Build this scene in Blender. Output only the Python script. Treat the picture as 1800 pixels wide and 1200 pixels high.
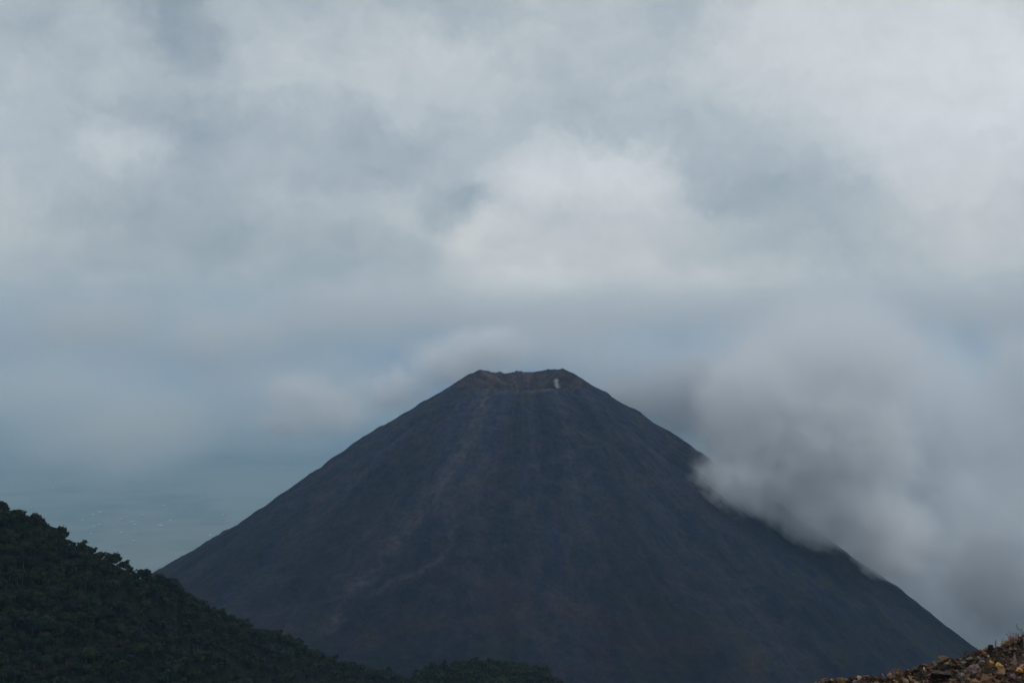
import bpy, bmesh, math, random
import numpy as np
from mathutils import Vector, Matrix, Euler

for o in list(bpy.data.objects):
    bpy.data.objects.remove(o)
C = bpy.context.scene.collection
SC = bpy.context.scene
R = math.radians
random.seed(7)
rng = np.random.default_rng(7)

# ------------------------------------------------------------------ camera
# the viewer stands on a rubble ledge of the neighbouring mountain; the eye is at z = 0,
# the coastal plain lies 2000 m below, the volcano 2.5 km away
F = 2173.0                       # focal length in pixels of the 1800 px wide photograph
PLAIN = -2000.0
cam_d = bpy.data.cameras.new('camera')
cam = bpy.data.objects.new('camera', cam_d)
C.objects.link(cam)
cam_d.sensor_width = 36.0
cam_d.lens = 36.0 * F / 1800.0
cam_d.clip_start = 0.2
cam_d.clip_end = 500000.0
cam.rotation_euler = (R(90), 0, 0)
cam_d.dof.use_dof = True
cam_d.dof.focus_distance = 2500.0
cam_d.dof.aperture_fstop = 4.5
SC.camera = cam

# ------------------------------------------------------------------ node helper
class NT:
    def __init__(s, tree):
        s.t = tree
        s.n = tree.nodes
        s.l = tree.links
        s.n.clear()
    def node(s, typ, props=None, **ins):
        nd = s.n.new(typ)
        for k, v in (props or {}).items():
            setattr(nd, k, v)
        for k, v in ins.items():
            key = int(k[1:]) if k[0] == 'i' and k[1:].isdigit() else k.replace('_', ' ')
            s.put(nd.inputs[key], v)
        return nd
    def put(s, sock, v):
        if isinstance(v, bpy.types.NodeSocket):
            s.l.new(v, sock)
        elif isinstance(v, bpy.types.Node):
            s.l.new(v.outputs[0], sock)
        else:
            sock.default_value = v
    def m(s, op, a, b=0.0, c=0.0, clamp=False):
        nd = s.node('ShaderNodeMath', {'operation': op, 'use_clamp': clamp}, i0=a, i1=b)
        if op in ('MULTIPLY_ADD', 'SMOOTH_MIN', 'SMOOTH_MAX'):
            s.put(nd.inputs[2], c)
        return nd.outputs[0]
    def v(s, op, a, b=(0, 0, 0)):
        nd = s.node('ShaderNodeVectorMath', {'operation': op}, i0=a)
        if op == 'SCALE':
            s.put(nd.inputs['Scale'], b)
        elif op not in ('LENGTH', 'NORMALIZE'):
            s.put(nd.inputs[1], b)
        return nd.outputs['Value'] if op in ('LENGTH', 'DISTANCE', 'DOT_PRODUCT') else nd.outputs[0]
    def noise(s, vec, scale, detail=4.0, rough=0.55, dist=0.0, out=0):
        nd = s.node('ShaderNodeTexNoise', None, Vector=vec, Scale=scale, Detail=detail, Roughness=rough, Distortion=dist)
        return nd.outputs[out]
    def ramp(s, fac, lo, hi, a=0.0, b=1.0, smooth=True):
        nd = s.node('ShaderNodeMapRange', {'interpolation_type': 'SMOOTHSTEP' if smooth else 'LINEAR', 'clamp': True},
                    i0=fac, i1=lo, i2=hi, i3=a, i4=b)
        return nd.outputs[0]
    def mix(s, fac, a, b, mode='MIX'):
        nd = s.node('ShaderNodeMix', {'data_type': 'RGBA', 'blend_type': mode})
        s.put(nd.inputs[0], fac)
        s.put(nd.inputs[6], a if not isinstance(a, tuple) else (*a[:3], 1))
        s.put(nd.inputs[7], b if not isinstance(b, tuple) else (*b[:3], 1))
        return nd.outputs[2]

def unit(px, py):
    return Vector(((px - 900) / F, 1.0, (600 - py) / F)).normalized()

# ------------------------------------------------------------------ world: overcast sky
SUN_EL, SUN_AZ = 62.0, 74.0      # azimuth from +Y (view direction) towards +X
world = bpy.data.worlds.new('World')
SC.world = world
world.use_nodes = True
w = NT(world.node_tree)
SKY_STRENGTH = 0.10
geo = w.node('ShaderNodeTexCoord').outputs['Generated']
d0 = w.v('NORMALIZE', geo)
sky = w.node('ShaderNodeTexSky', {'sky_type': 'NISHITA', 'sun_disc': False, 'sun_elevation': R(SUN_EL),
                                  'sun_rotation': R(SUN_AZ), 'altitude': 2000.0, 'air_density': 1.0,
                                  'dust_density': 3.0}).outputs[0]
# the cloud deck: soft billows, warped so that their edges tear like vapour
wa = w.v('SUBTRACT', w.noise(d0, 5.0, 6.0, 0.6, out=1), (0.5, 0.5, 0.5))
wb = w.v('SUBTRACT', w.noise(d0, 19.0, 6.0, 0.66, out=1), (0.5, 0.5, 0.5))
dw = w.v('ADD', w.v('ADD', d0, w.v('SCALE', wa, 0.13)), w.v('SCALE', wb, 0.055))
fb1 = w.noise(w.v('MULTIPLY', d0, (1, 1, 1.5)), 4.3, 5.0, 0.5, 0.6)
fb2 = w.noise(w.v('MULTIPLY', dw, (1, 1, 1.3)), 11.0, 6.0, 0.5)
fb3 = w.noise(w.v('MULTIPLY', dw, (1, 1, 1.6)), 34.0, 5.0, 0.6)
val = w.m('ADD', w.m('MULTIPLY', w.m('SUBTRACT', fb1, 0.5), 0.36),
          w.m('MULTIPLY', w.m('SUBTRACT', fb2, 0.5), 0.36))
val = w.m('MULTIPLY_ADD', w.m('SUBTRACT', fb3, 0.5), 0.16, val)
# (x, y, half width, half height, lightness) of the larger billows and gaps of this sky
BILLOWS = [
    (1050, 335, 210, 75, 0.13), (1030, 400, 260, 130, 0.05), (850, 425, 80, 55, 0.14), (930, 340, 90, 70, 0.10), (700, 600, 420, 130, 0.08), (300, 620, 420, 110, 0.05), (1130, 300, 130, 60, 0.10),
    (1620, 90, 420, 200, 0.21), (1780, 300, 200, 260, 0.10), (560, 110, 300, 110, 0.09),
    (240, 248, 90, 45, 0.11), (90, 120, 260, 160, 0.03), (860, 560, 300, 90, 0.07), (300, 510, 330, 70, 0.05), (1000, 590, 330, 120, 0.09), (1380, 330, 180, 160, -0.10),
    (330, 60, 90, 110, -0.13), (780, 10, 170, 50, -0.09), (60, 50, 150, 110, -0.06), (350, 230, 150, 60, -0.06),
    (640, 260, 220, 90, -0.07), (1000, 200, 200, 70, -0.02), (815, 355, 70, 45, -0.13),
    (300, 400, 330, 90, -0.06), (200, 700, 520, 260, -0.15), (650, 480, 260, 90, -0.03),
    (1290, 180, 110, 60, -0.06), (1000, 500, 240, 110, 0.06), (1560, 500, 330, 130, 0.07), (1180, 540, 330, 110, 0.15), (1330, 440, 240, 110, 0.03),
]
for (bx, by, hw, hh, amp) in BILLOWS:
    c = unit(bx, by)
    q = w.v('MULTIPLY', w.v('SUBTRACT', dw, tuple(c)), (F / hw, F / hw, F / hh))
    val = w.m('MULTIPLY_ADD', w.ramp(w.v('LENGTH', q), 1.35, 0.15), amp, val)
wc = w.v('SUBTRACT', w.noise(d0, 60.0, 5.0, 0.65, out=1), (0.5, 0.5, 0.5))
dx = w.v('ADD', w.v('ADD', d0, w.v('SCALE', wb, 0.045)), w.v('SCALE', wc, 0.018))
# crisper cumulus heads and torn gaps
for (bx, by, hw, hh, amp) in [(1060, 325, 150, 52, 0.045), (870, 412, 75, 40, 0.06), (1150, 295, 70, 32, 0.03), (245, 250, 70, 26, 0.035), (825, 352, 50, 28, -0.07),
                              (530, 120, 120, 50, 0.02), (330, 55, 60, 70, -0.05), (1735, 240, 30, 18, -0.04), (1290, 320, 90, 50, -0.03), (1560, 60, 200, 70, 0.04),
                              (980, 470, 130, 50, 0.02), (1180, 400, 110, 40, 0.025), (940, 560, 120, 60, 0.05), (1080, 600, 140, 60, 0.05), (150, 390, 90, 22, -0.03), (600, 320, 110, 30, -0.035), (700, 210, 100, 40, 0.03)]:
    c = unit(bx, by)
    q = w.v('MULTIPLY', w.v('SUBTRACT', dx, tuple(c)), (F / hw, F / hw, F / hh))
    val = w.m('MULTIPLY_ADD', w.ramp(w.v('LENGTH', q), 1.25, 0.65), amp, val)
sepd = w.node('ShaderNodeSeparateXYZ', None, Vector=d0).outputs
low = w.ramp(sepd[2], 0.30, -0.10)
lev = w.m('ADD', w.m('MULTIPLY', val, 0.72), 0.51)
lev = w.m('ADD', lev, w.m('MULTIPLY', low, 0.03))
lev = w.m('MAXIMUM', lev, 0.10)
tint = w.mix(w.ramp(val, -0.25, 0.25), (0.79, 0.96, 1.09), (0.945, 1.0, 1.035))
tint = w.mix(w.ramp(sepd[2], 0.16, 0.02), tint, w.v('MULTIPLY', tint, (1.13, 1.04, 0.93)))
cloud_col = w.v('SCALE', tint, w.m('MULTIPLY', lev, 1.0 / SKY_STRENGTH))
gap = w.ramp(val, -0.05, -0.35, 0.0, 0.2)
col = w.mix(gap, cloud_col, sky)
bg = w.node('ShaderNodeBackground', None, Color=col, Strength=SKY_STRENGTH)
w.node('ShaderNodeOutputWorld', None, Surface=bg)

sun_d = bpy.data.lights.new('sun', 'SUN')
sun_d.energy = 1.4
sun_d.angle = R(14)
sun_d.color = (1.0, 0.95, 0.88)
sun = bpy.data.objects.new('sun', sun_d)
C.objects.link(sun)
sd = Vector((math.sin(R(SUN_AZ)) * math.cos(R(SUN_EL)), math.cos(R(SUN_AZ)) * math.cos(R(SUN_EL)), math.sin(R(SUN_EL))))
sun.rotation_euler = sd.to_track_quat('Z', 'Y').to_euler()

vs = SC.view_settings
vs.view_transform = 'Standard'
vs.look = 'None'
vs.exposure = 0.0
vs.gamma = 1.0
vs.use_curve_mapping = False
cy = SC.cycles
cy.max_bounces = 10
cy.volume_bounces = 6
cy.use_adaptive_sampling = True
cy.adaptive_threshold = 0.02
cy.adaptive_min_samples = 24
cy.diffuse_bounces = 2
cy.transparent_max_bounces = 8
cy.volume_step_rate = 1.0
cy.volume_max_steps = 256
cy.use_denoising = True

# ------------------------------------------------------------------ helpers
def tag(o, label=None, cat=None, group=None, kind=None):
    if label: o['label'] = label
    if cat: o['category'] = cat
    if group: o['group'] = group
    if kind: o['kind'] = kind
    return o

def link(name, mesh, mats=(), parent=None):
    for mt in mats:
        mesh.materials.append(mt)
    o = bpy.data.objects.new(name, mesh)
    C.objects.link(o)
    if parent: o.parent = parent
    return o

def np_mesh(name, verts, faces, smooth=True):
    """verts (n,3), faces (m,k) with one k."""
    me = bpy.data.meshes.new(name)
    n, (m, k) = len(verts), faces.shape
    me.vertices.add(n)
    me.vertices.foreach_set('co', np.ascontiguousarray(verts, dtype=np.float32).ravel())
    me.loops.add(m * k)
    me.loops.foreach_set('vertex_index', np.ascontiguousarray(faces, dtype=np.int32).ravel())
    me.polygons.add(m)
    me.polygons.foreach_set('loop_start', np.arange(0, m * k, k, dtype=np.int32))
    if smooth:
        me.polygons.foreach_set('use_smooth', np.ones(m, dtype=bool))
    me.update(calc_edges=True)
    return me

def hash3(ix, iy, iz, seed):
    h = (ix.astype(np.int64) * 374761393 + iy.astype(np.int64) * 668265263 + iz.astype(np.int64) * 2147483647 + seed * 974711) & 0xffffffff
    h = ((h ^ (h >> 13)) * 1274126177) & 0xffffffff
    h = h ^ (h >> 16)
    return (h & 0xffff) / 65535.0

def vnoise(x, y, z=None, seed=0):
    if z is None: z = np.zeros_like(x)
    ix, iy, iz = np.floor(x), np.floor(y), np.floor(z)
    fx, fy, fz = x - ix, y - iy, z - iz
    fx, fy, fz = (t * t * (3 - 2 * t) for t in (fx, fy, fz))
    r = 0
    for a in (0, 1):
        for b in (0, 1):
            for c in (0, 1):
                r = r + hash3(ix + a, iy + b, iz + c, seed) * np.where(a, fx, 1 - fx) * np.where(b, fy, 1 - fy) * np.where(c, fz, 1 - fz)
    return r - 0.5

def fbm(x, y, z=None, oct=4, seed=0, gain=0.5):
    r, a = 0, 1.0
    for i in range(oct):
        r = r + a * vnoise(x, y, z, seed + i * 17)
        x, y = x * 2.03, y * 2.03
        if z is not None: z = z * 2.03
        a *= gain
    return r

def surf_mat(name, build, spec=0.04):
    mt = bpy.data.materials.new(name)
    mt.use_nodes = True
    t = NT(mt.node_tree)
    col, rough, bump = build(t)
    b = t.node('ShaderNodeBsdfPrincipled', None, Base_Color=col, Roughness=rough)
    b.inputs['Specular IOR Level'].default_value = spec
    if bump is not None:
        hgt, dist, stren = bump
        bn = t.node('ShaderNodeBump', None, Height=hgt, Distance=dist, Strength=stren)
        t.put(b.inputs['Normal'], bn)
    t.node('ShaderNodeOutputMaterial', None, Surface=b)
    return mt

# ------------------------------------------------------------------ the plain
def plain_build(t):
    p = t.node('ShaderNodeNewGeometry').outputs['Position']
    big = t.noise(p, 0.00022, 4, 0.55)
    mid = t.noise(p, 0.0012, 5, 0.6)
    vo = t.node('ShaderNodeTexVoronoi', {'feature': 'F1'}, Vector=t.v('ADD', p, t.v('SCALE', t.noise(p, 0.002, 2, out=1), 220.0)), Scale=0.0024)
    fld = t.node('ShaderNodeSeparateColor', None, Color=vo.outputs['Color']).outputs[0]
    c = t.mix(t.ramp(big, 0.35, 0.65), (0.12, 0.155, 0.135), (0.19, 0.215, 0.19))
    c = t.mix(t.m('MULTIPLY', fld, 0.5), c, (0.24, 0.25, 0.20))
    c = t.mix(t.ramp(mid, 0.5, 0.7, 0, 0.6), c, (0.10, 0.13, 0.11))
    return c, 0.95, None
M_plain = surf_mat('farmland', plain_build)
HALF = 150000.0
xs = np.concatenate([-np.geomspace(HALF, 3000, 24), np.linspace(-2400, 2400, 9), np.geomspace(3000, HALF, 24)])
gx, gy = np.meshgrid(xs, xs + 6000, indexing='ij')
gz = np.full_like(gx, PLAIN)
n = len(xs)
idx = np.arange(n * n).reshape(n, n)
fc = np.stack([idx[:-1, :-1], idx[1:, :-1], idx[1:, 1:], idx[:-1, 1:]], -1).reshape(-1, 4)
plain = link('ground', np_mesh('ground', np.stack([gx, gy, gz], -1).reshape(-1, 3), fc), [M_plain])
tag(plain, 'hazy blue lowland plain far below the volcano', kind='structure')

# ------------------------------------------------------------------ volcano
YC, XC = 2500.0, 19.5
K = YC / F
LP = [(0, -4), (70, -48), (88, -60), (106, -65.6), (134.6, -83), (226.6, -140), (295.7, -180.6), (364.7, -226.7), (480, -305), (595, -385),
      (727, -464), (1000, -620), (1500, -870), (2500, -1250), (4500, -1760), (6500, -2030)]
RP = [(0, 2), (70, -44), (84, -54), (107, -65.6), (164.5, -103.5), (233.5, -146), (325.6, -205), (613, -397), (740, -483), (832, -556),
      (901, -610), (1200, -800), (1500, -960), (2500, -1330), (4500, -1800), (6500, -2030)]
def prof(r, wr):
    l = np.interp(r, *zip(*LP)); q = np.interp(r, *zip(*RP))
    return l * (1 - wr) + q * wr
RIMPX = [(800, 658), (835, 655), (842, 651), (860, 652), (866, 654), (880, 653.5), (884, 655.5), (904, 655), (906, 651.5), (917, 651.5), (920, 654.5),
         (936, 654.8), (944, 652.5), (955, 651.5), (966, 649.6), (992, 649), (998, 652.5), (1008, 656), (1040, 660)]
NF, NB = 980, 260
th = np.concatenate([np.linspace(-R(105), R(105), NF, endpoint=False), np.linspace(R(105), R(255), NB, endpoint=False)])  # 0 faces the camera
st, ct = np.sin(th), np.cos(th)
wr = 0.5 + 0.5 * np.clip(st * 1.3, -1, 1)
# rim height and radius for each azimuth
Rr = np.full_like(th, 95.0)
rimz = np.zeros_like(th)
for it in range(30):
    px = 900 + F * (XC + Rr * st) / (YC - Rr * ct)
    ys = np.interp(px, [800, 842, 866, 936, 966, 992, 1008, 1040], [658, 651.5, 654, 654.5, 650.5, 650, 656, 660])
    zfar = -(ys - 600) / F * (YC - Rr * ct)
    near = np.clip((ct + 0.25) / 0.75, 0, 1)
    near = near * near * (3 - 2 * near)
    lowy = 684 + 2.0 * st - 3 * st * st + 5.0 * fbm(th * 5, th * 0, oct=4, seed=66)
    znear = -(lowy - 600) / F * (YC - Rr * ct)
    rimz = zfar * (1 - near) + znear * near
    grid = np.linspace(40, 400, 721)
    newR = np.empty_like(Rr)
    for i in range(len(th)):
        pz = prof(grid, wr[i])
        newR[i] = np.interp(-rimz[i], -pz, grid)
    Rr = 0.5 * Rr + 0.5 * newR
Rr = np.clip(Rr, 82, 170)
tin = np.linspace(0, 1, 34)                     # centre -> rim
rout = np.concatenate([np.linspace(0, 60, 22)[1:], np.linspace(60, 1150, 330)[1:], np.geomspace(1150, 6200, 46)[1:]])
NR = len(tin) + len(rout)
TH = np.repeat(th[:, None], NR, 1)
RAD = np.concatenate([Rr[:, None] * tin[None, :], Rr[:, None] + rout[None, :]], 1)
X = XC + RAD * np.sin(TH); Y = YC - RAD * np.cos(TH)
W = np.repeat(wr[:, None], NR, 1)
base = prof(RAD, W)
inner = (Rr[:, None] - RAD)
sl = 0.62 + 0.25 * fbm(TH * 3, RAD / 60.0, oct=3, seed=4)
wall = rimz[:, None] - np.minimum(inner * sl, 34 + 7 * fbm(X / 40, Y / 40, oct=3, seed=9))
Z = np.where(inner > 0, wall, base)
# gullies and ribs running down the flank, lumps of lava, boulders
fade = np.clip((RAD - Rr[:, None]) / 60, 0, 1) * np.clip((2600 - RAD) / 1200, 0, 1)
ang = TH + 0.10 * fbm(RAD / 260.0, TH * 2, oct=3, seed=21)
warp = 0.05 * fbm(X / 120, Y / 120, oct=3, seed=5)
ribs = fbm((ang + warp * 0.5) * 9, RAD / 700.0, oct=4, seed=31, gain=0.45)
ribs2 = np.abs(fbm((ang + warp) * 24, RAD / 420.0, oct=4, seed=37))
amp = np.clip(RAD / 600, 0.1, 1.5)
lump = fbm(X / 26, Y / 26, oct=5, seed=41)
mid = fbm(X / 110, Y / 110, oct=5, seed=43, gain=0.6)
ribmask = np.clip(0.55 + 1.6 * fbm(X / 300, Y / 300, oct=3, seed=47), 0.1, 1.2)
Z = Z + fade * amp * (ribs * 24 - ribs2 * 5.0 * ribmask) + fade * mid * 9 + (0.25 + 0.75 * fade) * lump * 5.5
rp = np.interp(900 + F * (XC + Rr * st) / (YC - Rr * ct), *zip(*RIMPX)) - np.interp(900 + F * (XC + Rr * st) / (YC - Rr * ct), [800, 842, 866, 936, 966, 992, 1008, 1040], [658, 651.5, 654, 654.5, 650.5, 650, 656, 660])
Z = Z - (rp * (ct < -0.1))[:, None] * K * np.exp(-((RAD - Rr[:, None]) / 7) ** 2)
Z = Z + np.exp(-((RAD - Rr[:, None]) / 6) ** 2) * 1.6 * (vnoise(TH * 38, RAD / 9, seed=55) > 0.12)
rimband = np.exp(-((RAD - Rr[:, None]) / 9) ** 2)
Z = Z + rimband * (2.6 * fbm(X / 5, Y / 5, oct=3, seed=51) - 0.4)
# where the surface sits on the picture is used only to lay the known scree trails on the flank
TRAILS = [([(856, 690), (838, 730), (824, 775), (800, 815), (765, 868), (735, 905), (706, 942), (668, 985), (636, 1022), (598, 1060), (582, 1108)], 13, 1.0),
          ([(792, 905), (797, 930), (792, 955), (770, 985), (742, 1005), (700, 1018), (655, 1040)], 6, 0.8),
          ([(985, 700), (1000, 780), (1012, 860), (1050, 960), (1110, 1060), (1180, 1180)], 6, 0.3),
          ([(935, 690), (932, 760), (945, 840), (940, 930)], 5, 0.3),
          ([(1040, 700), (1090, 790), (1150, 880), (1215, 960), (1320, 1060), (1430, 1160)], 8, 0.3),
          ([(850, 690), (880, 688), (930, 689), (975, 683), (992, 682)], 3.2, 1.3),
          ([(760, 990), (850, 1018), (930, 1030), (1010, 1060), (1060, 1110)], 9, 0.4)]
PX = 900 + F * X / Y; PY = 600 - F * Z / Y
PX = PX + 7 * fbm(X / 18, Y / 18, oct=3, seed=61); PYw = PY
scree = np.zeros_like(PX)
front = np.cos(TH) > -0.2
for pts, wd, am in TRAILS:
    dm = np.full_like(PX, 1e9)
    for (x0, y0), (x1, y1) in zip(pts[:-1], pts[1:]):
        dx, dy = x1 - x0, y1 - y0
        tt = np.clip(((PX - x0) * dx + (PYw - y0) * dy) / (dx * dx + dy * dy), 0, 1)
        dm = np.minimum(dm, np.hypot(PX - x0 - tt * dx, PYw - y0 - tt * dy))
    scree = np.maximum(scree, am * np.exp(-(dm / wd) ** 2) * front * (inner < 4))
scree *= np.clip(0.75 + 1.6 * fbm(X / 9, Y / 9, oct=3, seed=71), 0.1, 1.4)
craterm = np.clip((inner + 2) / 6, 0, 1)
nth = len(th)
idx = np.arange(nth * NR).reshape(nth, NR)
nx_ = np.roll(idx, -1, 0)
fc = np.stack([idx[:, :-1], idx[:, 1:], nx_[:, 1:], nx_[:, :-1]], -1).reshape(-1, 4)[:, ::-1]
vme = np_mesh('volcano', np.stack([X, Y, Z], -1).reshape(-1, 3), fc)
for nm, ar in (('scree', scree), ('crater', craterm)):
    at = vme.attributes.new(nm, 'FLOAT', 'POINT')
    at.data.foreach_set('value', ar.astype(np.float32).ravel())

def volcano_build(t):
    p = t.node('ShaderNodeNewGeometry').outputs['Position']
    rel = t.v('SUBTRACT', p, (XC, YC, 0))
    s = t.node('ShaderNodeSeparateXYZ', None, Vector=rel).outputs
    a = t.m('ARCTAN2', s[0], t.m('MULTIPLY', s[1], -1.0))
    r = t.v('LENGTH', t.v('MULTIPLY', rel, (1, 1, 0)))
    wv = t.m('SUBTRACT', t.noise(p, 0.008, 4, 0.6), 0.5)
    pol = t.node('ShaderNodeCombineXYZ', None, X=t.m('ADD', t.m('MULTIPLY', a, 12.0), t.m('MULTIPLY', wv, 3.0)), Y=t.m('MULTIPLY', r, 0.0035), Z=0.0).outputs[0]
    st1 = t.noise(pol, 1.0, 5, 0.6)
    st2 = t.noise(t.v('ADD', pol, t.v('SCALE', t.noise(p, 0.02, 4, 0.6, out=1), 0.5)), 3.4, 5, 0.65)
    patch = t.noise(p, 0.0045, 5, 0.6)
    fine = t.noise(p, 0.11, 6, 0.72)
    green = t.noise(t.v('ADD', p, (900, 50, 10)), 0.010, 6, 0.65)
    c = t.mix(t.ramp(st1, 0.38, 0.66), (0.014, 0.021, 0.056), (0.030, 0.034, 0.066))
    c = t.mix(t.ramp(st2, 0.48, 0.72, 0, 0.65), c, (0.060, 0.052, 0.056))
    c = t.mix(t.ramp(patch, 0.42, 0.62, 0, 0.75), c, (0.012, 0.016, 0.036))
    mott = t.noise(p, 0.03, 5, 0.65)
    c = t.mix(t.ramp(mott, 0.42, 0.64, 0, 0.6), c, (0.046, 0.044, 0.052))
    lowm = t.ramp(s[2], -330.0, -560.0, 0.15, 0.9)
    c = t.mix(t.m('MULTIPLY', t.ramp(green, 0.52, 0.66), lowm), c, (0.036, 0.048, 0.026))
    red = t.noise(t.v('ADD', p, (10, 500, 10)), 0.007, 5, 0.65)
    c = t.mix(t.m('MULTIPLY', t.ramp(red, 0.54, 0.70), t.ramp(s[2], -300.0, -520.0, 0.1, 0.7)), c, (0.080, 0.048, 0.046))
    cr = t.node('ShaderNodeAttribute', {'attribute_name': 'crater'}).outputs['Fac']
    crn = t.noise(p, 0.035, 5, 0.65)
    cc = t.mix(t.ramp(crn, 0.40, 0.62), (0.034, 0.035, 0.050), (0.078, 0.056, 0.060))
    c = t.mix(cr, c, cc)
    sc = t.node('ShaderNodeAttribute', {'attribute_name': 'scree'}).outputs['Fac']
    broad = t.noise(t.v('MULTIPLY', pol, (0.32, 0.6, 1)), 1.0, 4, 0.55)
    c = t.v('SCALE', c, t.ramp(broad, 0.36, 0.64, 0.72, 1.15))
    c = t.mix(t.m('MULTIPLY', sc, 0.52, clamp=True), c, (0.088, 0.084, 0.100))
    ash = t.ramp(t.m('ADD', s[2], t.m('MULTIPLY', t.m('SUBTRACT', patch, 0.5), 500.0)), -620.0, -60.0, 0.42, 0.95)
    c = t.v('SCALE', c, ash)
    c = t.mix(1.0, c, t.node('ShaderNodeCombineColor', None, i0=t.ramp(fine, 0.3, 0.72, 0.55, 1.5, False), i1=t.ramp(fine, 0.3, 0.72, 0.55, 1.5, False), i2=t.ramp(fine, 0.3, 0.72, 0.55, 1.5, False)).outputs[0], 'MULTIPLY')
    return c, 0.95, (fine, 6.0, 0.9)
M_volc = surf_mat('cinder_and_lava', volcano_build)
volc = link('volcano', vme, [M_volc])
tag(volc, 'dark bare volcanic cone with a shallow crater and pale scree trails', kind='structure')

# ------------------------------------------------------------------ forested hillside on the left
# ridge line: (photo x, photo y of the tree tops, distance)
RIDGE = [(-700, 560, 620), (-300, 740, 680), (0, 878, 730), (60, 905, 740), (130, 947, 750), (190, 968, 765), (240, 996, 780), (285, 1010, 800), (350, 1052, 830),
         (430, 1082, 870), (500, 1112, 910), (540, 1136, 940), (600, 1160, 980), (700, 1180, 1040), (800, 1215, 1100), (1000, 1290, 1180), (1500, 1420, 1300), (2200, 1500, 1400)]
RX = np.array([(p[0] - 900) / F * p[2] for p in RIDGE]); RY = np.array([p[2] for p in RIDGE], float)
RZ = np.array([-(p[1] - 600) / F * p[2] for p in RIDGE]) - 6.0
def hill_h(x, y):
    ry = np.interp(x, RX, RY); rz = np.interp(x, RX, RZ)
    d = y - ry
    h = rz + np.where(d < 0, 0.42 * d, -0.55 * d) - 0.0006 * d * d * (d > 0)
    h = h + 5 * fbm(x / 70, y / 70, oct=4, seed=81) * np.clip(np.abs(d) / 60, 0, 1) + 3.0 * fbm(x / 25 + 3, y / 25, oct=2, seed=83) * np.clip(np.abs(d) / 25, 0, 1)
    # knoll further right
    kx, ky = (846 - 900) / F * 1030, 1030.0
    kz = -(1184 - 600) / F * 1030 - 6.5
    e = np.hypot((x - kx) / 66.0, (y - ky) / 90.0)
    k = kz - 12 * e ** 2 + 7 * fbm(x / 24, y / 24, oct=3, seed=87)
    h = np.maximum(h, k - 40 * np.maximum(e - 1, 0))
    return np.maximum(h, -1990.0)
hx = np.linspace(-700, 900, 260); hy = np.linspace(60, 1900, 300)
gx, gy = np.meshgrid(hx, hy, indexing='ij')
gz = hill_h(gx, gy)
idx = np.arange(gx.size).reshape(gx.shape)
fc = np.stack([idx[:-1, :-1], idx[1:, :-1], idx[1:, 1:], idx[:-1, 1:]], -1).reshape(-1, 4)
def soil_build(t):
    p = t.node('ShaderNodeNewGeometry').outputs['Position']
    n1 = t.noise(p, 0.15, 5, 0.6)
    return t.mix(n1, (0.005, 0.007, 0.005), (0.010, 0.013, 0.008)), 1.0, (n1, 1.0, 0.8)
M_soil = surf_mat('undergrowth', soil_build)
hill = link('hillside', np_mesh('hillside', np.stack([gx, gy, gz], -1).reshape(-1, 3), fc), [M_soil])
tag(hill, 'dark forested ridge descending from the left edge', kind='structure')

# ---- trees
def leaf_mat(name, ca, cb, cc):
    def b(t):
        p = t.node('ShaderNodeNewGeometry').outputs['Position']
        oi = t.node('ShaderNodeObjectInfo').outputs['Random']
        n1 = t.noise(p, 0.11, 2, 0.5)
        n2 = t.noise(p, 1.3, 3, 0.6)
        c = t.mix(t.ramp(n1, 0.36, 0.64), ca, cb)
        c = t.mix(t.m('MULTIPLY', oi, 0.55), c, cc)
        c = t.mix(t.ramp(n2, 0.35, 0.7, 0, 0.5), c, (ca[0] * 0.5, ca[1] * 0.55, ca[2] * 0.6))
        return c, 0.8, None
    return surf_mat(name, b)
LEAFM = [leaf_mat('foliage_dark', (0.010, 0.020, 0.012), (0.020, 0.032, 0.015), (0.014, 0.027, 0.018)),
         leaf_mat('foliage_olive', (0.024, 0.034, 0.013), (0.040, 0.044, 0.016), (0.018, 0.028, 0.012)),
         leaf_mat('foliage_grey', (0.018, 0.027, 0.020), (0.028, 0.036, 0.027), (0.022, 0.027, 0.017)),
         leaf_mat('foliage_brown', (0.032, 0.029, 0.017), (0.042, 0.034, 0.020), (0.025, 0.028, 0.015))]
M_bark = surf_mat('bark', lambda t: (t.mix(t.noise(t.node('ShaderNodeNewGeometry').outputs['Position'], 2.0, 4), (0.05, 0.042, 0.034), (0.11, 0.095, 0.08)), 0.95, None))

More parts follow.
